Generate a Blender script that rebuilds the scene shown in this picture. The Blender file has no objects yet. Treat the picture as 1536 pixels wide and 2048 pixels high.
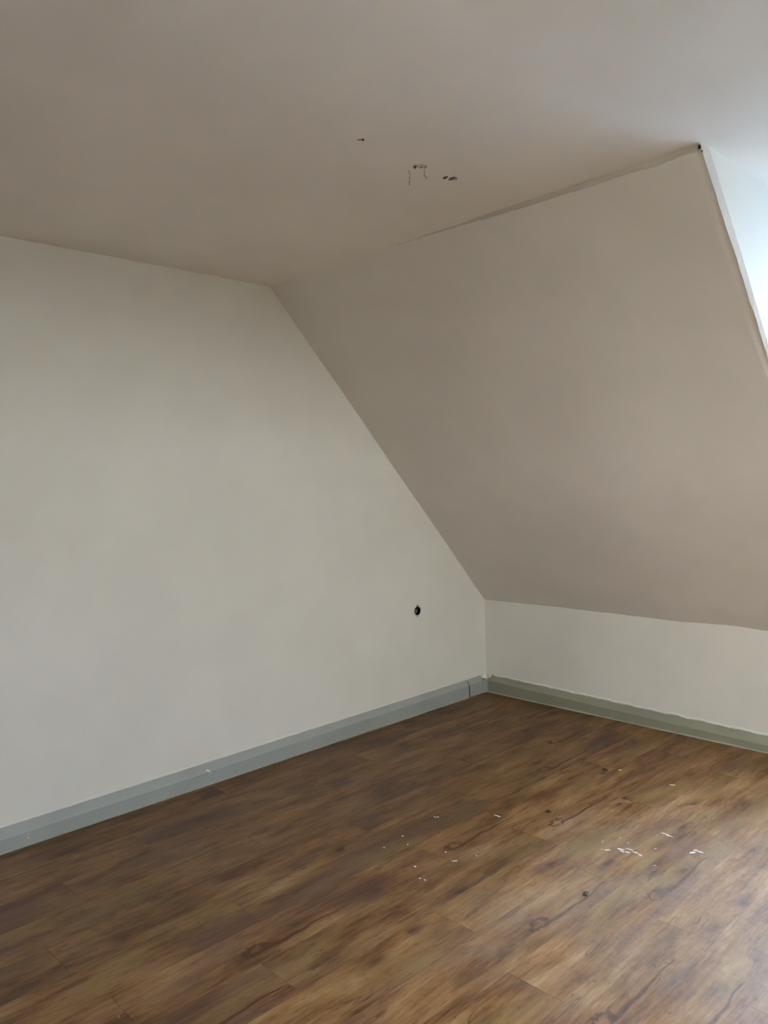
import bpy, bmesh, math, random
from mathutils import Vector, Matrix, noise
sc = bpy.context.scene
C = sc.collection
rnd = random.Random(7)

# ------------------------------------------------------------------ camera, world, exposure
F_PX = 1549.7
cam_d = bpy.data.cameras.new('camera'); cam = bpy.data.objects.new('camera', cam_d); C.objects.link(cam)
cam_d.sensor_fit = 'HORIZONTAL'; cam_d.sensor_width = 36.0; cam_d.lens = F_PX / 1536 * 36.0
cam_d.clip_start = .05; cam_d.clip_end = 500
fw = Vector((-0.71538957, 0.69766492, -0.03848925))
rt = Vector((0.69867581, 0.71491122, -0.02746017))
up = Vector((-0.0083584, 0.04653623, 0.99888163))
M = Matrix.Identity(4)
for i in range(3):
    M[i][0], M[i][1], M[i][2] = rt[i], up[i], -fw[i]
M.translation = (3.24547798, -4.08235928, 1.42)
cam.matrix_world = M
sc.camera = cam

# room numbers (metres): gable wall is x=0, knee wall is y=0
H, KH, RUN = 2.4316, 0.6171, 1.686          # ceiling, knee wall height, horizontal run of the slope
XR, YB = 5.3, -5.4                          # far end wall, opposite knee wall
XD, DW, YF = 2.215, .90, .05               # dormer start, width and depth of its front beyond the knee wall
WX0, WX1, WZ0, WZ1 = XD + .1, XD + DW - .1, .70, 2.33

world = bpy.data.worlds.new('overcast_sky'); sc.world = world; world.use_nodes = True
bg = world.node_tree.nodes['Background']
bg.inputs['Color'].default_value = (.475, .624, 1.0, 1); bg.inputs['Strength'].default_value = 20.0     # even blue-grey sky

def portal(name, loc, rot, sx, sz):
    l = bpy.data.lights.new(name, 'AREA'); l.shape = 'RECTANGLE'; l.size = sx; l.size_y = sz
    l.cycles.is_portal = True
    o = bpy.data.objects.new(name, l); C.objects.link(o); o.location = loc; o.rotation_euler = rot
portal('window_sky_portal', ((WX0 + WX1) / 2, YF + .30, (WZ0 + WZ1) / 2), (-math.pi / 2, 0, 0), WX1 - WX0, WZ1 - WZ0)
BW = (-2.25, -1.25, 1.12, 2.05)                # window in the far end wall, y0 y1 z0 z1
portal('end_window_sky_portal', (XR + .30, (BW[0] + BW[1]) / 2, (BW[2] + BW[3]) / 2), (0, math.pi / 2, 0), BW[3] - BW[2], BW[1] - BW[0])
OX, OW, OF = 2.25, 1.15, .45                 # the dormer in the opposite roof side: start, width, depth
OX0, OX1, OZ0, OZ1 = OX + .17, OX + OW - .17, 1.0, 2.16
portal('opposite_window_sky_portal', ((OX0 + OX1) / 2, YB - OF - .30, (OZ0 + OZ1) / 2), (math.pi / 2, 0, 0), OX1 - OX0, OZ1 - OZ0)
sc.view_settings.view_transform = 'Standard'; sc.view_settings.look = 'None'
sc.view_settings.gamma = 1.0; sc.view_settings.use_curve_mapping = False
sc.view_settings.exposure = 2.93
sc.cycles.max_bounces = 10; sc.cycles.diffuse_bounces = 7; sc.cycles.glossy_bounces = 4
sc.cycles.caustics_reflective = False; sc.cycles.caustics_refractive = False
sc.cycles.use_denoising = True
sc.cycles.use_adaptive_sampling = True; sc.cycles.adaptive_threshold = .03; sc.cycles.adaptive_min_samples = 24
sc.cycles.sample_clamp_indirect = 6

# ------------------------------------------------------------------ helpers
def lin(r, g, b):
    f = lambda c: c / 12.92 if c <= .04045 else ((c + .055) / 1.055) ** 2.4
    return (f(r / 255), f(g / 255), f(b / 255), 1)

class NT:
    """tiny node builder"""
    def __init__(s, name):
        s.m = bpy.data.materials.new(name); s.m.use_nodes = True; s.t = s.m.node_tree
        s.b = s.t.nodes['Principled BSDF']
    def n(s, typ, **kw):
        o = s.t.nodes.new(typ)
        for k, v in kw.items(): setattr(o, k, v)
        return o
    def put(s, sock, v):
        if isinstance(v, bpy.types.NodeSocket): s.t.links.new(v, sock)
        elif v is not None: sock.default_value = v
    def math(s, op, a, b=None, c=None, clamp=False):
        o = s.n('ShaderNodeMath', operation=op, use_clamp=clamp)
        for i, v in enumerate((a, b, c)):
            if v is not None: s.put(o.inputs[i], v)
        return o.outputs[0]
    def noise(s, vec, scale, detail=3, rough=.5, dist=0, col=False):
        o = s.n('ShaderNodeTexNoise'); s.put(o.inputs['Vector'], vec)
        o.inputs['Scale'].default_value = scale; o.inputs['Detail'].default_value = detail
        o.inputs['Roughness'].default_value = rough; o.inputs['Distortion'].default_value = dist
        return o.outputs['Color' if col else 'Fac']
    def step(s, v, a, b):
        o = s.n('ShaderNodeMapRange', interpolation_type='SMOOTHSTEP'); s.put(o.inputs[0], v)
        o.inputs[1].default_value = a; o.inputs[2].default_value = b
        o.inputs[3].default_value = 0; o.inputs[4].default_value = 1
        return o.outputs[0]
    def mapping(s, vec, scale):
        o = s.n('ShaderNodeMapping'); s.put(o.inputs['Vector'], vec); o.inputs['Scale'].default_value = scale
        return o.outputs[0]
    def mix(s, f, a, b, mode='MIX'):
        o = s.n('ShaderNodeMix', data_type='RGBA', blend_type=mode)
        s.put(o.inputs[0], f); s.put(o.inputs[6], a); s.put(o.inputs[7], b)
        return o.outputs[2]
    def bump(s, h, strength, dist):
        o = s.n('ShaderNodeBump'); o.inputs['Strength'].default_value = strength; o.inputs['Distance'].default_value = dist
        s.put(o.inputs['Height'], h); s.put(s.b.inputs['Normal'], o.outputs[0])
    def obj(s): return s.n('ShaderNodeTexCoord').outputs['Object']

def paint_mat(name, col, var=.02, rough=.8, bump=0, spec=.2):
    t = NT(name); co = t.obj()
    n1 = t.noise(co, 2.2, 2, .65)
    c = lambda k: (col[0] * k, col[1] * k, col[2] * k, 1)
    t.put(t.b.inputs['Base Color'], t.mix(t.step(n1, .35, .65), c(1 - var), c(1 + var)))
    t.b.inputs['Roughness'].default_value = rough
    t.b.inputs['Specular IOR Level'].default_value = spec
    if bump: t.bump(t.noise(co, 60, 2), bump, .002)
    return t.m

def plain_mat(name, col, rough=.6, var=.12, scale=60):
    t = NT(name); co = t.obj()
    c = lambda k: (col[0] * k, col[1] * k, col[2] * k, 1)
    t.put(t.b.inputs['Base Color'], t.mix(t.step(t.noise(co, scale, 3), .3, .7), c(1 - var), c(1 + var)))
    t.b.inputs['Roughness'].default_value = rough
    return t.m

M_GABLE = paint_mat('matte_off_white_wall_paint', (.775, .765, .705))
M_CEIL = paint_mat('matte_white_ceiling_paint', (.83, .80, .735))
M_SLOPE = paint_mat('matte_white_slope_paint', (.76, .73, .67))
M_PLASTER = paint_mat('rough_filler_plaster', (.70, .69, .65), .08, .9, .6)
M_JOINT = paint_mat('joint_grey_brown', (.61, .58, .52), .07, .9)
M_SKIRT = paint_mat('sage_grey_gloss_paint', (.37, .40, .375), .04, .35, .08, .5)
M_SKIRT2 = paint_mat('olive_grey_gloss', (.31, .315, .235), .04, .4, .08, .5)  # darker and more olive than the gable baseboard
M_BEAD = paint_mat('pale_sealant', (.42, .42, .33), .1, .6, .3)
M_WHITE = plain_mat('dried_white_paint', (.86, .85, .80), .6, .06)
M_HOLE = plain_mat('dark_hole_brown', (.045, .037, .028), .9, .3)
M_HOLE2 = plain_mat('exposed_board', (.17, .145, .11), .9, .3, 200)
M_SMUDGE = plain_mat('grey_smudge', (.54, .52, .47), .9, .12, 90)
M_CRACK = plain_mat('cracked_plaster_grey', (.36, .33, .28), .9, .3, 120)  # grey-brown for cracks and chipped spots
M_BLACK = plain_mat('black_box_plastic', (.012, .012, .011), .5, .2)
M_METAL = plain_mat('zinc_screw_metal', (.30, .29, .27), .4, .1); M_METAL.node_tree.nodes['Principled BSDF'].inputs['Metallic'].default_value = .8
M_WIRE = plain_mat('pale_wire_sheath', (.62, .60, .54), .5, .05)
M_WIRED = plain_mat('dark_wire_sheath', (.07, .065, .05), .5, .1)
M_SUB = plain_mat('dark_screed', (.05, .042, .035), .9, .2, 8)
M_FRAME = plain_mat('white_window_plastic', (.80, .80, .78), .35, .02)
M_CRUMB = plain_mat('brown_crumb', (.055, .035, .02), .8, .3)
M_STONE = plain_mat('grey_green_grit', (.10, .105, .075), .8, .4, 200)
M_GROUND = plain_mat('distant_ground', (.20, .195, .17), .95, .3, .05)

def glass_mat():
    t = NT('window_glass'); nt = t.t; nt.nodes.remove(t.b)
    tr = t.n('ShaderNodeBsdfTransparent'); gl = t.n('ShaderNodeBsdfGlossy'); gl.inputs['Roughness'].default_value = .0
    tr.inputs['Color'].default_value = (.93, .96, .95, 1)
    mx = t.n('ShaderNodeMixShader'); mx.inputs[0].default_value = .06
    nt.links.new(tr.outputs[0], mx.inputs[1]); nt.links.new(gl.outputs[0], mx.inputs[2])
    nt.links.new(mx.outputs[0], nt.nodes['Material Output'].inputs['Surface'])
    return t.m
M_GLASS = glass_mat()

def voile_mat():
    t = NT('amber_tint_voile'); nt = t.t; nt.nodes.remove(t.b)  # added to tint the fill light of the unseen windows amber
    tr = t.n('ShaderNodeBsdfTransparent'); tr.inputs['Color'].default_value = (.875, .645, .41, 1)
    df = t.n('ShaderNodeBsdfTranslucent'); t.put(df.inputs['Color'], t.mix(t.noise(t.obj(), 300, 2), (.8, .6, .4, 1), (.7, .5, .3, 1)))
    mx = t.n('ShaderNodeMixShader'); mx.inputs[0].default_value = .06
    nt.links.new(tr.outputs[0], mx.inputs[1]); nt.links.new(df.outputs[0], mx.inputs[2])
    nt.links.new(mx.outputs[0], nt.nodes['Material Output'].inputs['Surface'])
    return t.m
M_VOILE = voile_mat()

def link(name, me, mat, parent=None):
    o = bpy.data.objects.new(name, me); C.objects.link(o)
    if mat and not me.materials: me.materials.append(mat)
    if parent: o.parent = parent
    return o
def mesh(name, vs, fs, smooth=False):
    me = bpy.data.meshes.new(name); me.from_pydata([tuple(v) for v in vs], [], fs)
    bm = bmesh.new(); bm.from_mesh(me); bmesh.ops.recalc_face_normals(bm, faces=bm.faces); bm.to_mesh(me); bm.free()
    if smooth:
        for p in me.polygons: p.use_smooth = True
    return me
def tag(o, label=None, cat=None, group=None, kind=None):
    for k, v in (('label', label), ('category', cat), ('group', group), ('kind', kind)):
        if v: o[k] = v
    return o
def struct(o, label): return tag(o, label, None, None, 'structure')

def boxes(name, lst):
    vs, fs = [], []
    for (x0, x1, y0, y1, z0, z1) in lst:
        b = len(vs)
        vs += [(x, y, z) for x in (x0, x1) for y in (y0, y1) for z in (z0, z1)]
        fs += [[b + i for i in f] for f in ((0, 1, 3, 2), (4, 6, 7, 5), (0, 4, 5, 1), (2, 3, 7, 6), (0, 2, 6, 4), (1, 5, 7, 3))]
    return mesh(name, vs, fs)

def wob(p, amp, seed):
    s = Vector((seed * 3.1, seed * 1.7, seed * .9))
    return amp * (noise.noise(p * 1.6 + s) * 1.2 + noise.noise(p * 7 + s) * .55 + noise.noise(p * 19 + s) * .34)

def slab(name, O, u, v, n, Lu, Lv, cell=.05, thick=.15, amp=.004, seed=1, extra=None, rows=None):
    """closed plaster slab; its room face is a gently uneven grid"""
    O, u, v, n = Vector(O), Vector(u).normalized(), Vector(v).normalized(), Vector(n).normalized()
    nu, nv = max(2, int(Lu / cell)), max(2, int(Lv / cell))
    rows = rows or [Lv * j / nv for j in range(nv + 1)]; nv = len(rows) - 1
    vs, fs = [], []
    for i in range(nu + 1):
        for j in range(nv + 1):
            a, b = Lu * i / nu, rows[j]
            p = O + u * a + v * b
            d = wob(p, amp, seed) + (extra(a, b) if extra else 0)
            vs.append(p + n * d)
    idx = lambda i, j: i * (nv + 1) + j
    for i in range(nu):
        for j in range(nv): fs.append((idx(i, j), idx(i + 1, j), idx(i + 1, j + 1), idx(i, j + 1)))
    ring = [idx(i, 0) for i in range(nu)] + [idx(nu, j) for j in range(nv)] + [idx(i, nv) for i in range(nu, 0, -1)] + [idx(0, j) for j in range(nv, 0, -1)]
    b0 = len(vs)
    for r in ring:
        i, j = divmod(r, nv + 1)
        vs.append(O + u * (Lu * i / nu) + v * rows[j] - n * thick)
    k = len(ring)
    for q in range(k): fs.append((ring[q], ring[(q + 1) % k], b0 + (q + 1) % k, b0 + q))
    fs.append([b0 + q for q in range(k)])
    me = mesh(name, vs, fs)
    for p in me.polygons[:nu * nv]: p.use_smooth = True
    return me

def lerp(a, b, t): return a + (b - a) * t
def tube(name, pts, r, mat, parent, sides=8):
    vs, fs = [], []
    pts = [Vector(p) for p in pts]
    for i, p in enumerate(pts):
        d = (pts[min(i + 1, len(pts) - 1)] - pts[max(i - 1, 0)]).normalized()
        a = d.cross(Vector((.3, .2, .93))).normalized(); b = d.cross(a)
        vs += [p + (a * math.cos(6.2832 * k / sides) + b * math.sin(6.2832 * k / sides)) * r for k in range(sides)]
    for i in range(len(pts) - 1):
        for k in range(sides): fs.append((i * sides + k, i * sides + (k + 1) % sides, (i + 1) * sides + (k + 1) % sides, (i + 1) * sides + k))
    fs += [list(range(sides)), [(len(pts) - 1) * sides + k for k in range(sides)]]
    return link(name, mesh(name, vs, fs, True), mat, parent)

SL = Vector((0, -RUN, H - KH)); SLEN = SL.length; SV = SL.normalized()
SN = Vector((0, -(H - KH), -RUN)).normalized()       # slope normal, into the room
mir = lambda p: Vector((p[0], YB - p[1], p[2]))      # front side of the roof to the opposite side
sstep = lambda a, b, x: (lambda t: t * t * (3 - 2 * t))(min(1, max(0, (x - a) / (b - a))))

# ------------------------------------------------------------------ the shell
ground = struct(link('ground', boxes('ground', [(-120, 120, -120, 120, -6.2, -6)]), M_GROUND), 'ground far below outside the windows')

wall_left = link('wall_left', slab('wall_left', (0, YB - .1, -.05), (0, 1, 0), (0, 0, 1), (1, 0, 0), -YB + .3, H + .12, .04, .2, .0035, 1), M_GABLE)
struct(wall_left, 'off-white gable wall cut off by the sloping ceiling')
SOCK = Vector((0, -.655, .627)); SR = .0272
# the recess for the flush box, cut through the gable wall
cv, cf = [], []
for k in range(28):
    a = 2 * math.pi * k / 28
    for x in (-.06, .05): cv.append((x, SOCK.y + SR * math.cos(a), SOCK.z + SR * math.sin(a)))
for k in range(28): cf.append((2 * k, 2 * k + 1, (2 * k + 3) % 56, (2 * k + 2) % 56))
cf += [[2 * k for k in range(28)], [2 * k + 1 for k in range(28)]]
cut = link('cutter', mesh('cutter', cv, cf), None)
bo = wall_left.modifiers.new('recess', 'BOOLEAN'); bo.operation = 'DIFFERENCE'; bo.object = cut; bo.solver = 'EXACT'
dg = bpy.context.evaluated_depsgraph_get()
newme = bpy.data.meshes.new_from_object(wall_left.evaluated_get(dg))
wall_left.modifiers.clear(); wall_left.data = newme
bpy.data.objects.remove(cut)

knee = link('wall_front', slab('wall_front', (-.05, 0, -.05), (1, 0, 0), (0, 0, 1), (0, -1, 0), XR + .1, KH + .10, .05, .2, .0035, 2), M_GABLE)
struct(knee, 'low white knee wall under the sloping ceiling')

def ceil_extra(a, b): return 0
ceiling = link('ceiling', slab('ceiling', (-.1, YB - .9, H), (1, 0, 0), (0, 1, 0), (0, 0, -1), XR + .2, -YB + 1.7, .035, .15, .0045, 3), M_CEIL)
struct(ceiling, 'flat off-white ceiling with drill holes')

def groove(a, b):
    x = a - .05
    t = sstep(SLEN - .042, SLEN - .026, b - .04)
    lump = .006 * (noise.noise(Vector((x * 3.5, b * 9, 4))) + .3) * sstep(.9, 1.6, x) * sstep(.30, .05, b)
    return -.006 * t * sstep(.55, 1.9, x) + lump
slope_a = link('ceiling_slope', slab('ceiling_slope', Vector((-.05, 0, KH)) - SV * .04, (1, 0, 0), SV, SN, XD + .05, SLEN + .08, .035, .15, .0035, 4, groove, [SLEN * i / 70 for i in range(69)] + [SLEN - .03 + .005 * i for i in range(1, 23)]), M_SLOPE)
struct(slope_a, 'sloping white attic ceiling between gable wall and dormer')
slope_b = link('ceiling_slope', slab('ceiling_slope', Vector((XD + DW, 0, KH)) - SV * .04, (1, 0, 0), SV, SN, XR - XD - DW + .05, SLEN + .08, .06, .15, .0035, 5), M_SLOPE)
struct(slope_b, 'sloping white attic ceiling beyond the dormer')

# darker grey-brown strip along the joint of slope and ceiling, widening towards the dormer
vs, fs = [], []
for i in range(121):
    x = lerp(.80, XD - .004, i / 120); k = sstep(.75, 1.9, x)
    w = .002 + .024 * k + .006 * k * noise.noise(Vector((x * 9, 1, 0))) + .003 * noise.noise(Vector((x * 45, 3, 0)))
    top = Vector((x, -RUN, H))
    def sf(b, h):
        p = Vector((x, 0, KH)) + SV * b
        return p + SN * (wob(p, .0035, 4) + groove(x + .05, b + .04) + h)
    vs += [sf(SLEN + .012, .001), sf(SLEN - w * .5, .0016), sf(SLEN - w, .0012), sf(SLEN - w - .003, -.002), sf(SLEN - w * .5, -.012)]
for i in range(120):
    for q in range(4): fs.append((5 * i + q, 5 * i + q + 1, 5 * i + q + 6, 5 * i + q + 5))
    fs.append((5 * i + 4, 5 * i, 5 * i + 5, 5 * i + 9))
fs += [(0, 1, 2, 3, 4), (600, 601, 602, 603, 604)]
jf = link('joint_strip', mesh('joint_strip', vs, fs, True), M_JOINT, slope_a); jf['label'] = 'darker grey-brown strip along the ceiling joint'

# dormer cheeks: triangular side walls with a plastered, chipped corner
def cheek(name, x, sgn, label, yf, flip=False):
    N = 60
    off = .008
    e1, e2 = [], []
    for i in range(N + 1):
        s = i / N
        p = Vector((x, 0, KH)) + SL * s
        top = sstep(.55, .97, s)
        w = .004 + .028 * top + .004 * noise.noise(Vector((s * 40, 0, x)))
        j = .004 * noise.noise(Vector((s * 30, 2, x))) + .0022 * noise.noise(Vector((s * 110, 5, x)))
        e1.append(p + Vector((sgn * (j - .001), 0, 0)) + SN * .002)
        e2.append(p + Vector((sgn * off, 0, 0)) - SN * w)
    poly = e2 + [Vector((x + sgn * off, -RUN + .06, H + .03)), Vector((x + sgn * off, yf + .1, H + .03)), Vector((x + sgn * off, yf + .1, KH - .05)), Vector((x + sgn * off, .05, KH - .05))]
    m = len(poly)
    vs = poly + [p - Vector((sgn * .12, 0, 0)) for p in poly]
    fs = [list(range(m)), list(range(m, 2 * m))] + [(i, (i + 1) % m, m + (i + 1) % m, m + i) for i in range(m)]
    fm = (lambda q: [mir(p) for p in q]) if flip else (lambda q: q)
    o = struct(link(name, mesh(name, fm(vs), fs), M_GABLE), label)
    b = len(e1)
    e3 = [p - SN * .05 - Vector((sgn * .02, 0, 0)) for p in e1]
    vs = e1 + e2 + e3; fs = []
    for i in range(b - 1):
        fs += [(i, i + 1, b + i + 1, b + i), (b + i, b + i + 1, 2 * b + i + 1, 2 * b + i), (2 * b + i, 2 * b + i + 1, i + 1, i)]
    fs += [(0, b, 2 * b), (b - 1, 2 * b - 1, 3 * b - 1)]
    st = link('corner_plaster_strip', mesh('corner_plaster_strip', fm(vs), fs), M_PLASTER, o)
    st['label'] = 'rough filler strip along the dormer corner'
    return o
ck = cheek('wall_dormer_left', XD, 1, 'bright triangular dormer side wall beside the sloping ceiling', YF)
cheek('wall_dormer_right', XD + DW, -1, 'far triangular dormer side wall', YF)

# dormer front wall with its window
def holed_wall(name, along, a0, a1, z0, z1, h, pos, thick, mat, label):
    ha0, ha1, hz0, hz1 = h
    L = [(a0, ha0, z0, z1), (ha1, a1, z0, z1), (ha0, ha1, z0, hz0), (ha0, ha1, hz1, z1)]
    bl = [((p[0], p[1], pos, pos + thick) if along == 'x' else (pos, pos + thick, p[0], p[1])) + (p[2], p[3]) for p in L]
    return struct(link(name, boxes(name, bl), mat), label)
holed_wall('wall_right', 'y', YB - .1, .2, -.05, H + .05, (BW[0], BW[1], BW[2], BW[3]), XR, .28, M_GABLE, 'far end wall with a window, behind the viewer')
# the opposite roof side, behind the viewer
struct(link('wall_back', slab('wall_back', (-.05, YB, -.05), (1, 0, 0), (0, 0, 1), (0, 1, 0), XR + .1, KH + .10, .12, .2, .003, 9), M_GABLE), 'low white knee wall behind the viewer')
OV, ON = Vector((0, -SV.y, SV.z)), Vector((0, -SN.y, SN.z))
for x0, x1, lb in ((-.05, OX, 'beside the gable wall'), (OX + OW, XR + .05, 'beside the end wall')):
    struct(link('ceiling_slope', slab('ceiling_slope', Vector((x0, YB, KH)) - OV * .04, (1, 0, 0), OV, ON, x1 - x0, SLEN + .08, .12, .15, .003, 10), M_SLOPE), 'sloping ceiling behind the viewer ' + lb)
cheek('wall_dormer_back_left', OX, 1, 'side wall of the dormer behind the viewer, gable side', OF, True)
cheek('wall_dormer_back_right', OX + OW, -1, 'side wall of the dormer behind the viewer, end wall side', OF, True)
def dormer_front(name, x0, dw, yf, h, flip, label):
    L = [(x0 - .05, x0 + dw + .05, 0, yf + .28, KH + .03, h[2]), (x0 - .05, h[0], yf, yf + .28, h[2], H + .05), (h[1], x0 + dw + .05, yf, yf + .28, h[2], H + .05), (h[0], h[1], yf, yf + .28, h[3], H + .05)]
    if flip: L = [(l[0], l[1], YB - l[3], YB - l[2], l[4], l[5]) for l in L]
    return struct(link(name, boxes(name, L), M_GABLE), label)
dormer_front('wall_dormer_front', XD, DW, YF, (WX0, WX1, WZ0, WZ1), False, 'dormer front wall around the window')
dormer_front('wall_dormer_back', OX, OW, OF, (OX0, OX1, OZ0, OZ1), True, 'front wall of the dormer behind the viewer')

def window(name, along, a0, a1, z0, z1, pos, label, sg=1):
    """two-sash casement: pos is the plane of the frame"""
    def bx(nm, lst, mat, par):
        l = [((p[0], p[1], pos + sg * p[2], pos + sg * p[3]) if along == 'x' else (pos + sg * p[2], pos + sg * p[3], p[0], p[1])) + (p[4], p[5]) for p in lst]
        return link(nm, boxes(nm, l), mat, par)
    root = bx(name, [(a0, a0 + .05, 0, .07, z0, z1), (a1 - .05, a1, 0, .07, z0, z1), (a0 + .05, a1 - .05, 0, .07, z0, z0 + .05), (a0 + .05, a1 - .05, 0, .07, z1 - .05, z1)], M_FRAME, None)
    struct(root, label)
    mid = (a0 + a1) / 2
    for s0, s1 in ((a0 + .05, mid), (mid, a1 - .05)):
        sash = bx('sash', [(s0, s0 + .06, -.01, .05, z0 + .05, z1 - .05), (s1 - .06, s1, -.01, .05, z0 + .05, z1 - .05), (s0 + .06, s1 - .06, -.01, .05, z0 + .05, z0 + .11), (s0 + .06, s1 - .06, -.01, .05, z1 - .11, z1 - .05)], M_FRAME, root)
        bx('pane', [(s0 + .06, s1 - .06, .016, .022, z0 + .11, z1 - .11)], M_GLASS, sash)
    bx('handle', [(mid + .015, mid + .045, -.022, -.01, (z0 + z1) / 2 - .04, (z0 + z1) / 2 + .04), (mid + .02, mid + .04, -.05, -.022, (z0 + z1) / 2 - .01, (z0 + z1) / 2 + .01), (mid + .02, mid + .04, -.062, -.05, (z0 + z1) / 2 - .11, (z0 + z1) / 2 + .012)], M_FRAME, root)
    bx('window_sill', [(a0 - .03, a1 + .03, -.20 if along == 'x' else -.22, .0, z0 - .03, z0)], M_FRAME, root)
    return root
window('window_1', 'x', WX0, WX1, WZ0, WZ1, YF + .17, 'white two-sash dormer window')
window('window_2', 'y', BW[0], BW[1], BW[2], BW[3], XR + .17, 'white two-sash window in the far end wall')
window('window_3', 'x', OX0, OX1, OZ0, OZ1, YB - OF - .17, 'white two-sash window in the dormer behind the viewer', -1)

def tint_curtain(along, a0, a1, z0, z1, pos, label):
    """sheer pleated cloth on a rod, added unseen to warm the window light"""
    root = bpy.data.objects.new('tint_curtain', None); C.objects.link(root); root.empty_display_size = .1
    tag(root, label, 'tint_curtain')
    n = 80; vs, fs = [], []
    for i in range(n + 1):
        a = lerp(a0, a1, i / n); d = .012 * math.sin(i / n * 2 * math.pi * 11)
        for z in (z0, z1): vs.append((a, pos + d, z) if along == 'x' else (pos + d, a, z))
    for i in range(n): fs.append((2 * i, 2 * i + 2, 2 * i + 3, 2 * i + 1))
    link('cloth', mesh('cloth', vs, fs, True), M_VOILE, root)
    tube('rod', [((a0 - .04, pos, z1 + .008) if along == 'x' else (pos, a0 - .04, z1 + .008)), ((a1 + .04, pos, z1 + .008) if along == 'x' else (pos, a1 + .04, z1 + .008))], .008, M_METAL, root)
tint_curtain('y', BW[0] - .02, BW[1] + .02, BW[2] - .03, BW[3] + .03, XR - .05, 'unseen amber sheer cloth added to warm the light of the end wall window')
tint_curtain('x', OX0 - .02, OX1 + .02, OZ0 - .03, OZ1 + .03, YB - OF + .05, 'unseen amber sheer cloth added to warm the light of the dormer behind the viewer')

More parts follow.
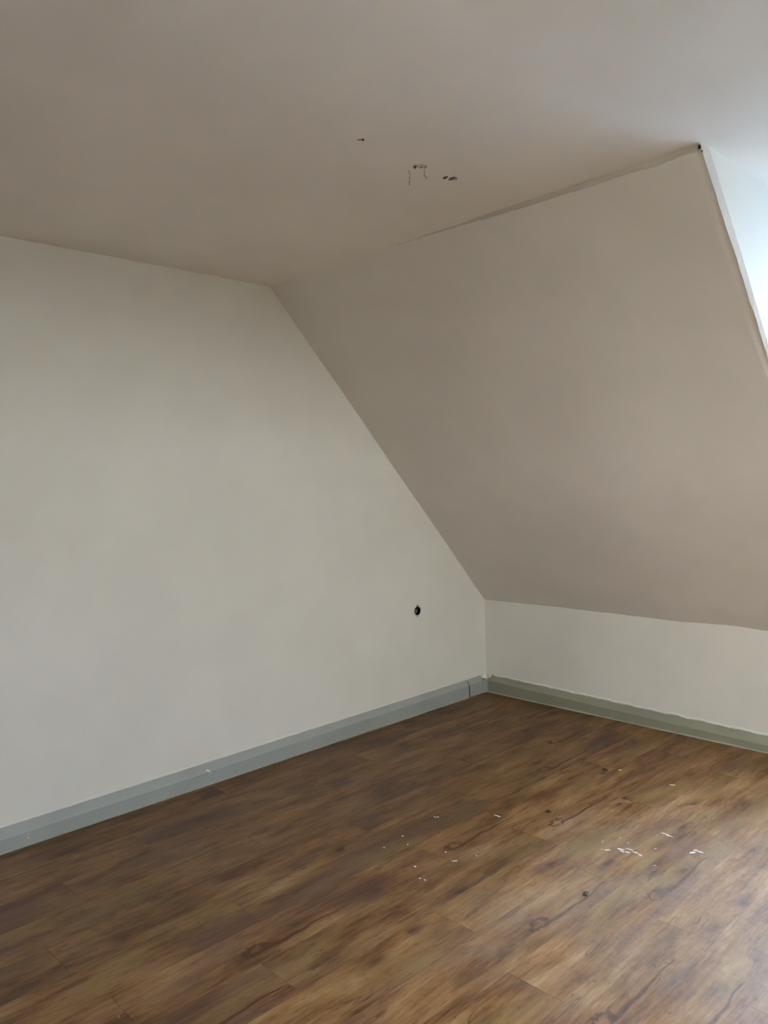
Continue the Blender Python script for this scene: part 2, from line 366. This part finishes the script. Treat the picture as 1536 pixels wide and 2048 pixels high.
# ------------------------------------------------------------------ floor planks
def plank_mat():
    t = NT('printed_oak_vinyl'); P = t.obj()
    att = t.n('ShaderNodeAttribute', attribute_type='OBJECT', attribute_name='print_offset').outputs['Fac']
    stk = t.n('ShaderNodeAttribute', attribute_type='OBJECT', attribute_name='streak_start').outputs['Fac']
    ton = t.n('ShaderNodeAttribute', attribute_type='OBJECT', attribute_name='tone').outputs['Fac']
    sep = t.n('ShaderNodeSeparateXYZ'); t.put(sep.inputs[0], P); x, y = sep.outputs[0], sep.outputs[1]
    cmb = t.n('ShaderNodeCombineXYZ')
    t.put(cmb.inputs[0], t.math('MULTIPLY_ADD', att, 3.7, x)); t.put(cmb.inputs[1], t.math('MULTIPLY_ADD', att, 11.3, y)); t.put(cmb.inputs[2], t.math('MULTIPLY', att, 5.1))
    Q = cmb.outputs[0]
    # warp so the grain runs round the knots
    wp = t.n('ShaderNodeVectorMath', operation='MULTIPLY_ADD')
    t.put(wp.inputs[0], t.noise(t.mapping(Q, (7, 2.5, 1)), 1, 2, col=True)); wp.inputs[1].default_value = (.035, .06, 0); t.put(wp.inputs[2], Q)
    W = wp.outputs[0]
    blot = t.noise(t.mapping(W, (13, 3.0, 1)), 1, 5, .62)
    big = t.noise(t.mapping(Q, (5, 1.5, 1)), 1, 3, .5)
    grain = t.noise(t.mapping(W, (85, 5, 1)), 1, 6, .7)
    fine = t.noise(t.mapping(W, (420, 20, 1)), 1, 3, .6)
    v = t.math('ADD', t.math('MULTIPLY', blot, .95), t.math('ADD', t.math('MULTIPLY', grain, .62), t.math('MULTIPLY', fine, .28)))
    v = t.math('SUBTRACT', v, .425)
    ramp = t.n('ShaderNodeValToRGB'); t.put(ramp.inputs[0], v)
    e = ramp.color_ramp.elements
    e[0].position = .24; e[0].color = lin(84, 58, 39)
    e[1].position = .76; e[1].color = lin(192, 166, 132)
    for pos, c in ((.36, (116, 87, 62)), (.48, (148, 117, 87)), (.60, (168, 138, 105))):
        k = e.new(pos); k.color = lin(*c)
    col = ramp.outputs[0]
    # patches printed greyer and more olive or mauve
    col = t.mix(t.math('MULTIPLY', t.step(big, .50, .66), .52), col, lin(106, 84, 74), 'MIX')
    ol = t.noise(t.mapping(Q, (4, 1.3, 1)), 1.4, 2)
    col = t.mix(t.math('MULTIPLY', t.step(ol, .52, .68), .45), col, lin(150, 132, 94), 'MIX')
    # dark knots with a ragged halo drawn out along the grain
    vor = t.n('ShaderNodeTexVoronoi'); t.put(vor.inputs['Vector'], t.mapping(W, (11, 3.6, 1))); vor.inputs['Scale'].default_value = 1.0
    on = t.step(t.noise(Q, 5, 1), .44, .52)
    vd = t.math('MULTIPLY_ADD', t.math('SUBTRACT', grain, .5), .28, vor.outputs['Distance'])
    halo = t.math('MULTIPLY', t.step(vd, .42, .08), on)
    col = t.mix(t.math('MULTIPLY', halo, .55), col, lin(92, 66, 47))
    knot = t.math('MULTIPLY', t.step(vd, .15, .05), on)
    col = t.mix(t.math('MULTIPLY', knot, .7), col, lin(58, 40, 28))
    # drying cracks: thin wandering dark lines
    ck1 = t.math('ABSOLUTE', t.math('SUBTRACT', t.noise(t.mapping(W, (26, 2.4, 1)), 1, 2, .5), .5))
    cm = t.math('MULTIPLY', t.step(ck1, .014, .004), t.step(t.noise(t.mapping(Q, (9, 4, 1)), 1, 2), .52, .60))
    col = t.mix(t.math('MULTIPLY', cm, .6), col, lin(70, 48, 32))
    # pores: short dark dashes
    pore = t.step(t.noise(t.mapping(W, (210, 22, 1)), 1, 2), .62, .70)
    col = t.mix(t.math('MULTIPLY', pore, .5), col, lin(74, 50, 33))
    # the long forked crack of the print
    yy = t.math('SUBTRACT', t.math('MULTIPLY', y, -1), stk)      # 0 at the crack's upper tip, growing towards its root
    wv = t.math('MULTIPLY', t.math('SUBTRACT', t.noise(t.mapping(Q, (0, 5, 0)), 1, 2), .5), .05)
    cx = t.math('ADD', t.math('SUBTRACT', x, .135), wv)
    wid = t.math('MULTIPLY_ADD', t.step(yy, .05, .36), .0060, .0036)
    line = t.step(t.math('DIVIDE', t.math('ABSOLUTE', cx), wid), 1.25, .45)
    rng = t.math('MULTIPLY', t.step(yy, 0.0, .03), t.step(yy, .40, .36))
    col = t.mix(t.math('MULTIPLY', t.math('MULTIPLY', line, rng), .85), col, lin(84, 56, 38))
    # the curled root at its lower end
    rx = t.math('MULTIPLY', t.math('ADD', cx, .018), 1.0); ry = t.math('MULTIPLY', t.math('SUBTRACT', yy, .39), .55)
    rd = t.math('SQRT', t.math('ADD', t.math('MULTIPLY', rx, rx), t.math('MULTIPLY', ry, ry)))
    rn = t.math('MULTIPLY_ADD', t.math('SUBTRACT', t.noise(Q, 55, 2), .5), .035, rd)
    ringm = t.math('MULTIPLY', t.step(t.math('ABSOLUTE', t.math('SUBTRACT', rn, .020)), .008, .002), t.step(rd, .05, .03))
    col = t.mix(t.math('MULTIPLY', ringm, .8), col, lin(74, 48, 32))
    # tone of the single plank
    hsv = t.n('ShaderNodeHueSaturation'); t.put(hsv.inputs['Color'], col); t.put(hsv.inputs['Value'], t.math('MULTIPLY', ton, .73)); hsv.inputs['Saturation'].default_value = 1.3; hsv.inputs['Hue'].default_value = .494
    # dormer daylight and sheen painted into the colour, with a little plaster powder
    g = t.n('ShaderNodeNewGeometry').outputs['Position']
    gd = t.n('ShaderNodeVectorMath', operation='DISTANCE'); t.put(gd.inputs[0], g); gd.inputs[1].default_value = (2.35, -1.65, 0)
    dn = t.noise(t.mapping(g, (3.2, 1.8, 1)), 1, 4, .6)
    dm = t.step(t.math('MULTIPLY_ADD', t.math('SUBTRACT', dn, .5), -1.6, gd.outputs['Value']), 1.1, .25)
    pale_light = t.math('MULTIPLY', dm, t.math('MULTIPLY_ADD', t.noise(g, 38, 3), .22, .06))
    t.put(t.b.inputs['Base Color'], t.mix(pale_light, hsv.outputs[0], (.62, .55, .45, 1)))
    t.put(t.b.inputs['Roughness'], t.math('MULTIPLY_ADD', grain, .12, .44))
    t.b.inputs['Specular IOR Level'].default_value = .55
    return t.m
M_PLANK = plank_mat()
floor = struct(link('floor', boxes('floor', [(-.1, XR + .1, YB - .1, .1, -.12, -.005)]), M_SUB), 'brown wood-look vinyl plank floor')
PW, PL, GAP = .185, 1.2295, .0007
joint = {2: -.56, 4: -.755, 5: -.206, 7: -.34, 8: -1.012, 9: -.447, 10: -1.103, 11: -.56, 0: -.93, 1: -.20, 3: -1.12, 6: -.72, 12: -.12, 13: -.78, -1: -.5}
streaks = {(9, 2): .0, (10, 1): .165, (11, 2): .145, (12, 2): .55, (7, 3): .0, (6, 2): .43, (8, 1): 9, (8, 2): 9, (7, 2): 9, (5, 2): 9, (9, 1): 9, (10, 2): 9, (11, 1): 9}
tones = {(9, 2): 1.06, (5, 2): .94, (7, 2): .86, (8, 2): 1.02, (8, 1): 1.13, (11, 2): 1.04, (10, 1): 1.14, (10, 2): 1.1, (11, 1): 1.14, (9, 1): 1.14, (12, 2): 1.08, (6, 2): .93}
full = {}
def plank_mesh(x0, x1, y0, y1):
    key = tuple(round(k, 4) for k in (x0, x1, y0, y1))
    if key in full: return full[key]
    c, e = .0006, .00022; zt, zb = 0.0, -.004
    vs = [(x0, y0, zb), (x1, y0, zb), (x1, y1, zb), (x0, y1, zb), (x0, y0, zt - e), (x1, y0, zt - e), (x1, y1, zt - e), (x0, y1, zt - e),
          (x0 + c, y0 + c, zt), (x1 - c, y0 + c, zt), (x1 - c, y1 - c, zt), (x0 + c, y1 - c, zt)]
    fs = [(0, 3, 2, 1), (8, 9, 10, 11)] + [(i, (i + 1) % 4, 4 + (i + 1) % 4, 4 + i) for i in range(4)] + [(4 + i, 4 + (i + 1) % 4, 8 + (i + 1) % 4, 8 + i) for i in range(4)]
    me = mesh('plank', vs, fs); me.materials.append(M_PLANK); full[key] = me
    return me
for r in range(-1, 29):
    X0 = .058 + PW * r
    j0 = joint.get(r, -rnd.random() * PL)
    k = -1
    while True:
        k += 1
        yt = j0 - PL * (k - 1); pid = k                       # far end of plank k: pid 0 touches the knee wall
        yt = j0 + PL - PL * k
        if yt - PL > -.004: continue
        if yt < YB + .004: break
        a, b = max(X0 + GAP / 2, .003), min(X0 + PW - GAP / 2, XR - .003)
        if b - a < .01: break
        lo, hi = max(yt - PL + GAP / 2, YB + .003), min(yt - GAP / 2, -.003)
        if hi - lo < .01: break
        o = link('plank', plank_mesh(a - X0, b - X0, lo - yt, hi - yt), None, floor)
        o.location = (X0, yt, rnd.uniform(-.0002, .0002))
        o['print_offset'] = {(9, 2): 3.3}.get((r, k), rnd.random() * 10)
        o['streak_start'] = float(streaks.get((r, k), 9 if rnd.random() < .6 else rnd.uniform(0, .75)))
        o['tone'] = float(tones.get((r, k), rnd.uniform(.90, 1.08)) * (.82 if r < 4 else .88 if r < 6 else 1.0))  # rows towards the gable wall painted darker for the weaker daylight there

# ------------------------------------------------------------------ baseboards
def skirting(name, along, s0, s1, parent, label=None, seed=0, mat=None, dt=.030):
    """vertical face, broad bevel on top; heights ease along the run as the floor does"""
    n = max(2, int(abs(s1 - s0) / .04)); vs, fs = [], []
    for i in range(n + 1):
        s = lerp(s0, s1, i / n)
        if along == 'y': q = min(1, -s / 3.1); tp, rg = lerp(.114, .095, q), lerp(.084, .060, q)
        else: q = min(1, s / 1.8); tp, rg = lerp(.117, .086, q), lerp(.082, .042, q)
        w = .0012 * noise.noise(Vector((s * 3, seed, 0))); d = dt + .0015 * noise.noise(Vector((s * 2.2, seed, 3)))
        prof = [(0.0, -.0005), (d - .002, -.0005), (d, .004), (d, rg - .004 + w), (d - .002, rg + w), (.006, tp - .001), (.004, tp), (0.0, tp)]
        for a, z in prof: vs.append((a, s, z) if along == 'y' else (s, -a, z))
    m = 8
    for i in range(n):
        for k in range(m): fs.append((i * m + k, i * m + (k + 1) % m, (i + 1) * m + (k + 1) % m, (i + 1) * m + k))
    fs += [list(range(m)), [n * m + k for k in range(m)]]
    o = link(name, mesh(name, vs, fs), mat or M_SKIRT, parent)
    if label: o['label'] = label
    return o
bb_left = struct(skirting('baseboard_left', 'y', -.2160, YB + .01, None, None, 1), 'grey painted baseboard along the gable wall')
skirting('corner_piece', 'y', -.2055, -.066, bb_left, 'short grey baseboard end piece beside the dark gap', 2, dt=.029)
bb_front = struct(skirting('baseboard_front', 'x', .034, XR - .01, None, None, 5, M_SKIRT2), 'olive grey baseboard under the knee wall')

jg = link('joint_gap_shade', boxes('joint_gap_shade', [(.001, .0270, -.2185, -.2035, 0, .076)]), M_HOLE, bb_left); jg['label'] = 'dark piece painting the shade in the open baseboard joint'  # dark block stands in for the shade deep in the joint

def strip(name, pts, w, h, mat, parent, label=None):
    """small irregular rounded bead following points; w sideways along given normals"""
    vs, fs = [], []
    for p, a, b in pts:            # p base, a / b the two half-width vectors
        vs += [p - a, p - a * .4 + b, p + a * .4 + b, p + a]
    n = len(pts)
    for i in range(n - 1):
        for k in range(4): fs.append((i * 4 + k, i * 4 + (k + 1) % 4, (i + 1) * 4 + (k + 1) % 4, (i + 1) * 4 + k))
    fs += [(0, 1, 2, 3), tuple((n - 1) * 4 + k for k in range(4))]
    o = link(name, mesh(name, vs, fs), mat, parent)
    if label: o['label'] = label
    return o
# pale sealant at the foot of both boards
def foot(along, s0, s1, par, r):
    pts = []
    n = int(abs(s1 - s0) / .03)
    for i in range(n + 1):
        s = lerp(s0, s1, i / n); k = r * (1 + .5 * noise.noise(Vector((s * 9, r * 100, 0))))
        if along == 'y': pts.append((Vector((.0305, s, .001)), Vector((k * .7, 0, -.001)), Vector((.001, 0, k))))
        else: pts.append((Vector((s, -.0305, .001)), Vector((0, -k * .7, -.001)), Vector((0, -.001, k))))
    strip('sealant_line', pts, 0, 0, M_BEAD, par, 'pale sealant line at the foot of the baseboard')
foot('y', -.22, YB + .02, bb_left, .0030); foot('x', .04, XR - .02, bb_front, .0050)
# ragged wall paint lapping on to the top of the boards
def ragged(along, s0, s1, par, mat, amp, seed):
    pts = []; n = int(abs(s1 - s0) / .012)
    for i in range(n + 1):
        s = lerp(s0, s1, i / n)
        q = min(1, -s / 3.1) if along == 'y' else min(1, s / 1.8)
        tp = lerp(.114, .095, q) if along == 'y' else lerp(.117, .086, q)
        dz = amp * (noise.noise(Vector((s * 14, seed, 0))) + .6 * noise.noise(Vector((s * 55, seed, 2))))
        if along == 'y': pts.append((Vector((.004, s, tp + .003 + dz)), Vector((0, 0, .006)), Vector((.0022, 0, 0))))
        else: pts.append((Vector((s, -.008, tp + .001 + dz)), Vector((0, 0, .007)), Vector((0, -.0035, 0))))
    strip('ragged_paint_edge', pts, 0, 0, mat, par)
ragged('x', .07, XR - .02, bb_front, M_GABLE, .0075, 1); ragged('y', -.25, YB + .02, bb_left, M_GABLE, .0018, 7)

# crumbled corner: rounded wooden block behind broken filler
def lump(name, c, r, mat, parent, seed, sub=2, squash=(1, 1, 1), rough=.35):
    bm = bmesh.new(); bmesh.ops.create_icosphere(bm, subdivisions=sub, radius=1)
    for v in bm.verts:
        k = 1 + rough * noise.noise(v.co * 1.7 + Vector((seed * 5.3, seed, 0)))
        v.co = Vector((v.co.x * squash[0], v.co.y * squash[1], v.co.z * squash[2])) * (r * k)
    me = bpy.data.meshes.new(name); bm.to_mesh(me); bm.free()
    o = link(name, me, mat, parent); o.location = c
    return o
vs, fs = [], []
prof = [(.000, -.066), (.021, -.066), (.027, -.058), (.029, -.048), (.030, -.036), (.036, -.030), (.044, -.030), (.044, 0.0), (0, 0)]
for z in (-.0005, .088): vs += [(a, b, z) for a, b in prof]
m = len(prof)
fs = [list(range(m)), list(range(m, 2 * m))] + [(i, (i + 1) % m, m + (i + 1) % m, m + i) for i in range(m)]
blk = link('corner_block', mesh('corner_block', vs, fs), M_SKIRT, bb_left); blk['label'] = 'rounded grey block in the room corner'
for i, (c, r) in enumerate((((.010, -.030, .108), .015), ((.040, -.016, .104), .012), ((.020, -.040, .100), .011), ((.046, -.008, .112), .010), ((.022, -.018, .096), .012), ((.030, -.012, .100), .010), ((.012, -.050, .099), .010), ((.026, -.033, .091), .009))):
    lump('broken_filler', c, r, M_WHITE if i % 2 == 0 else M_PLASTER, bb_left, i + 1, 2, (1, 1, .8), .6)

# ------------------------------------------------------------------ flush socket box in the gable wall
def disc_verts(r, n, x, jag=0, seed=0):
    return [Vector((x, r * math.cos(2 * math.pi * k / n) * (1 + jag * noise.noise(Vector((math.cos(6.28 * k / n) * 2, math.sin(6.28 * k / n) * 2, seed)))), r * math.sin(2 * math.pi * k / n) * (1 + jag * noise.noise(Vector((math.cos(6.28 * k / n) * 2, math.sin(6.28 * k / n) * 2, seed + 3)))))) for k in range(n)]
box = bpy.data.objects.new('junction_box', None); C.objects.link(box); box.location = SOCK + Vector((.001, 0, 0)); box.empty_display_size = .05
tag(box, 'open round black junction box sunk in the gable wall near the corner', 'junction box')
n = 28; vs = []; fs = []
for r, x in ((.0268, .0005), (.0268, -.047), (.0248, -.045), (.0248, .0005)): vs += disc_verts(r, n, x)
for l in range(4):
    if l == 1: continue
    for k in range(n): fs.append((l * n + k, l * n + (k + 1) % n, ((l + 1) % 4) * n + (k + 1) % n, ((l + 1) % 4) * n + k))
fs += [[n + k for k in range(n)], [2 * n + k for k in range(n)]]
link('cup', mesh('cup', vs, fs), M_BLACK, box)
def arc(c, r, a0, a1, x0, x1, n=12): return [(lerp(x0, x1, i / n), c[0] + r * math.cos(lerp(a0, a1, i / n)), c[1] + r * math.sin(lerp(a0, a1, i / n))) for i in range(n + 1)]
w = tube('wire', arc((-.006, -.005), .011, 2.7, -1.2, -.004, -.018), .0028, M_WIRE, box); w['label'] = 'pale loose wire'
w = tube('wire', arc((.002, .006), .012, -.5, 3.6, -.012, -.03), .0022, M_WIRED, box); w['label'] = 'dark loose wire'
w = tube('wire', arc((.000, .001), .006, 1.2, 5.8, -.004, -.016), .0018, M_WIRED, box)
for s in (-1, 1):
    vs = []; fs = []
    for x in (-.002, .0015): vs += [Vector((x, yy, s * zz)) for yy, zz in ((-.0055, .0302), (.0055, .0302), (.0045, .0350), (-.0045, .0350))]
    fs = [(0, 1, 2, 3), (4, 5, 6, 7)] + [(i, (i + 1) % 4, 4 + (i + 1) % 4, 4 + i) for i in range(4)]
    ear = link('screw_ear', mesh('screw_ear', vs, fs), M_BLACK, box)
    sv, sf = disc_verts(.0018, 10, .0015) + disc_verts(.0014, 10, .0028), []
    sf = [(k, (k + 1) % 10, 10 + (k + 1) % 10, 10 + k) for k in range(10)] + [[10 + k for k in range(10)], list(range(10))]
    o = link('screw', mesh('screw', sv, sf), M_METAL, ear); o.location = (0, 0, s * .0325)

# ------------------------------------------------------------------ holes and cracks in the ceiling
def blob(name, c, rx, ry, ang, t, mat, parent, seed, nrm='z-', n=16, jag=.45):
    """thin irregular patch lying on a surface"""
    vs = []
    for l in (0, 1):
        for k in range(n):
            a = 6.28318 * k / n; q = (1 + jag * noise.noise(Vector((math.cos(a) * 1.6, math.sin(a) * 1.6, seed * 4.7)))) * (1 - .25 * l)
            u, v = rx * math.cos(a) * q, ry * math.sin(a) * q
            U, V = u * math.cos(ang) - v * math.sin(ang), u * math.sin(ang) + v * math.cos(ang)
            h = (-.0015, t)[l]
            vs.append({'z-': (U, V, -h), 'z+': (U, V, h), 'x+': (h, U, V)}[nrm])
    fs = [list(range(n)), [n + k for k in range(n)]] + [(k, (k + 1) % n, n + (k + 1) % n, n + k) for k in range(n)]
    o = link(name, mesh(name, vs, fs), mat, parent); o.location = c
    return o
def cz(x, y): return H - wob(Vector((x, y, H)), .0045, 3)
def on_ceil(name, x, y, rx, ry, ang, mat, seed, t=.0012, label=None, jag=.45):
    o = blob(name, (x, y, cz(x, y)), rx, ry, ang, t, mat, ceiling, seed, 'z-', 16, jag)
    if label: o['label'] = label
    return o
AN = math.radians(45)
on_ceil('drill_hole', 1.559, -2.483, .0042, .008, AN, M_HOLE, 1, .0015, 'small dark drill hole in the ceiling')
on_ceil('chipped_plaster', 1.552, -2.490, .0085, .006, AN, M_CRACK, 2, .0008)
on_ceil('chipped_plaster', 1.536, -2.206, .019, .022, AN, M_SMUDGE, 3, .0006, 'grey chipped patch round the ceiling hole', .8)
on_ceil('chipped_plaster', 1.541, -2.194, .008, .016, AN, M_CRACK, 13, .0009, None, .7)
on_ceil('drill_hole', 1.521, -2.219, .0068, .0135, AN, M_HOLE, 4, .0016, 'dark drill hole with cracks running from it')
on_ceil('drill_hole', 1.531, -2.201, .0030, .0080, AN, M_HOLE2, 5, .0016)
on_ceil('drill_hole', 1.524, -2.074, .0080, .0150, AN + .5, M_HOLE2, 6, .0014, 'left of the two touching ceiling holes')
on_ceil('drill_hole', 1.522, -2.074, .0040, .0090, AN + .5, M_HOLE, 16, .0020)
on_ceil('drill_hole', 1.532, -2.051, .0100, .0190, AN + .5, M_HOLE2, 7, .0014, 'right of the two touching ceiling holes')
on_ceil('chipped_plaster', 1.540, -2.040, .0060, .0130, AN + .2, M_CRACK, 17, .0018)
def crack(x0, y0, x1, y1, w, seed):
    n = 14; pts = []
    d = Vector((x1 - x0, y1 - y0, 0)); pr = Vector((-d.y, d.x, 0)).normalized()
    for i in range(n + 1):
        t = i / n; k = noise.noise(Vector((t * 4, seed, 0))) * .008
        p = Vector((x0, y0, 0)) + d * t + pr * k
        ww = w * (.45 + .9 * abs(noise.noise(Vector((t * 7, seed, 4))))) * (1 if 0 < i < n else .3)
        pts.append((Vector((p.x, p.y, cz(p.x, p.y) + .0006)), pr * ww, Vector((0, 0, -.0016))))
    strip('plaster_crack', pts, 0, 0, M_CRACK, ceiling, 'thin crack running from the ceiling hole')
crack(1.490, -2.213, 1.401, -2.117, .0028, 3); crack(1.526, -2.182, 1.474, -2.118, .0030, 8)
# chip at the upper end of the dormer corner
for i, (dx, dy, dz, r, m) in enumerate(((-.002, .004, -.012, .0046, M_HOLE), (.002, .012, -.024, .0026, M_HOLE2))):
    o = lump('plaster_chip', Vector((XD + dx, -RUN + dy, H + dz)), r, m, ck, 3 + i, 2, (1, 1, 1.4), .6)
    if not i: o['label'] = 'small dark chip at the top of the dormer corner'

# ------------------------------------------------------------------ paint marks
def flk(x, y, rx, ry, ang, seed, name='paint_smear', mat=M_WHITE, t=.0009):
    return blob(name, (x, y, 0), rx, ry, ang, t, mat, floor, seed, 'z+', 12, .6)
SM = [(1.743, -1.480, .012, .004, .8), (1.775, -1.441, .016, .0045, .3), (1.788, -1.452, .012, .004, -.3), (1.806, -1.446, .014, .004, .2), (1.830, -1.428, .015, .0035, .1), (1.851, -1.434, .012, .004, -.3), (1.800, -1.420, .016, .003, .2),
      (1.985, -1.286, .016, .006, 1.1), (2.004, -1.263, .017, .004, .1), (1.985, -1.262, .008, .004, .7), (1.841, -1.210, .020, .003, .0), (1.860, -1.215, .014, .003, .1),
      (1.291, -2.066, .006, .004, .5), (1.363, -2.117, .005, .003, .5), (1.383, -2.113, .007, .003, .0), (1.372, -1.935, .013, .003, .9), (1.063, -1.703, .010, .0025, -.2), (1.072, -1.695, .006, .003, .0),
      (1.252, -1.519, .020, .0035, .0), (1.642, -.724, .017, .006, .5), (1.375, -.715, .009, .004, .5), (1.084, -1.921, .006, .0035, .4), (1.30, -1.905, .005, .003, 0), (1.15, -1.96, .004, .003, 0), (1.10, -2.04, .004, .003, .3), (1.405, -1.85, .004, .003, .3)]
for i, (x, y, a, b, g) in enumerate(SM):
    o = flk(x, y, a, b, g, i + 11)
for i in range(8):      # faint scuffed specks round the big smear
    flk(1.78 + rnd.uniform(-.10, .16), -1.42 + rnd.uniform(-.07, .07), rnd.uniform(.0025, .006), .0013, rnd.random() * 3, 40 + i)
# drips on the grey baseboard
blob('paint_drip', (.0275, -2.165, .070), .013, .0045, -.5, .006, M_WHITE, bb_left, 61, 'x+', 12, .3)['label'] = 'white paint chip on the grey baseboard'
blob('paint_drip', (.0295, -2.152, .058), .0016, .010, 0, .0025, M_WHITE, bb_left, 62, 'x+', 10, .3)
blob('paint_drip', (.0295, -2.992, .032), .003, .0055, .3, .0022, M_WHITE, bb_left, 63, 'x+', 10, .4)
blob('paint_drip', (.0295, -2.988, .046), .0022, .002, 0, .0022, M_WHITE, bb_left, 64, 'x+', 10, .4)

# ------------------------------------------------------------------ crumbs lying on the floor
def crumb(name, x, y, r, mat, seed, sq, label):
    o = lump(name, (x, y, 0), r, mat, None, seed, 2, sq, .5)
    zmin = min(v.co.z for v in o.data.vertices); o.location.z = -zmin + .0003
    tag(o, label, 'debris'); return o
crumb('wood_chip', 1.322, -.762, .013, M_CRUMB, 2, (1.0, .8, .22), 'flat dark brown chip lying on the floor before the knee wall')
crumb('grit_pebble', 1.853, -1.816, .0095, M_STONE, 5, (1, 1, .6), 'grey-green pebble of grit beside the white paint smears')
crumb('plaster_crumb', 1.388, -1.343, .0085, M_CRUMB, 9, (1.2, 1, .5), 'small dark crumb on the middle of the floor, smallest of the three bits')
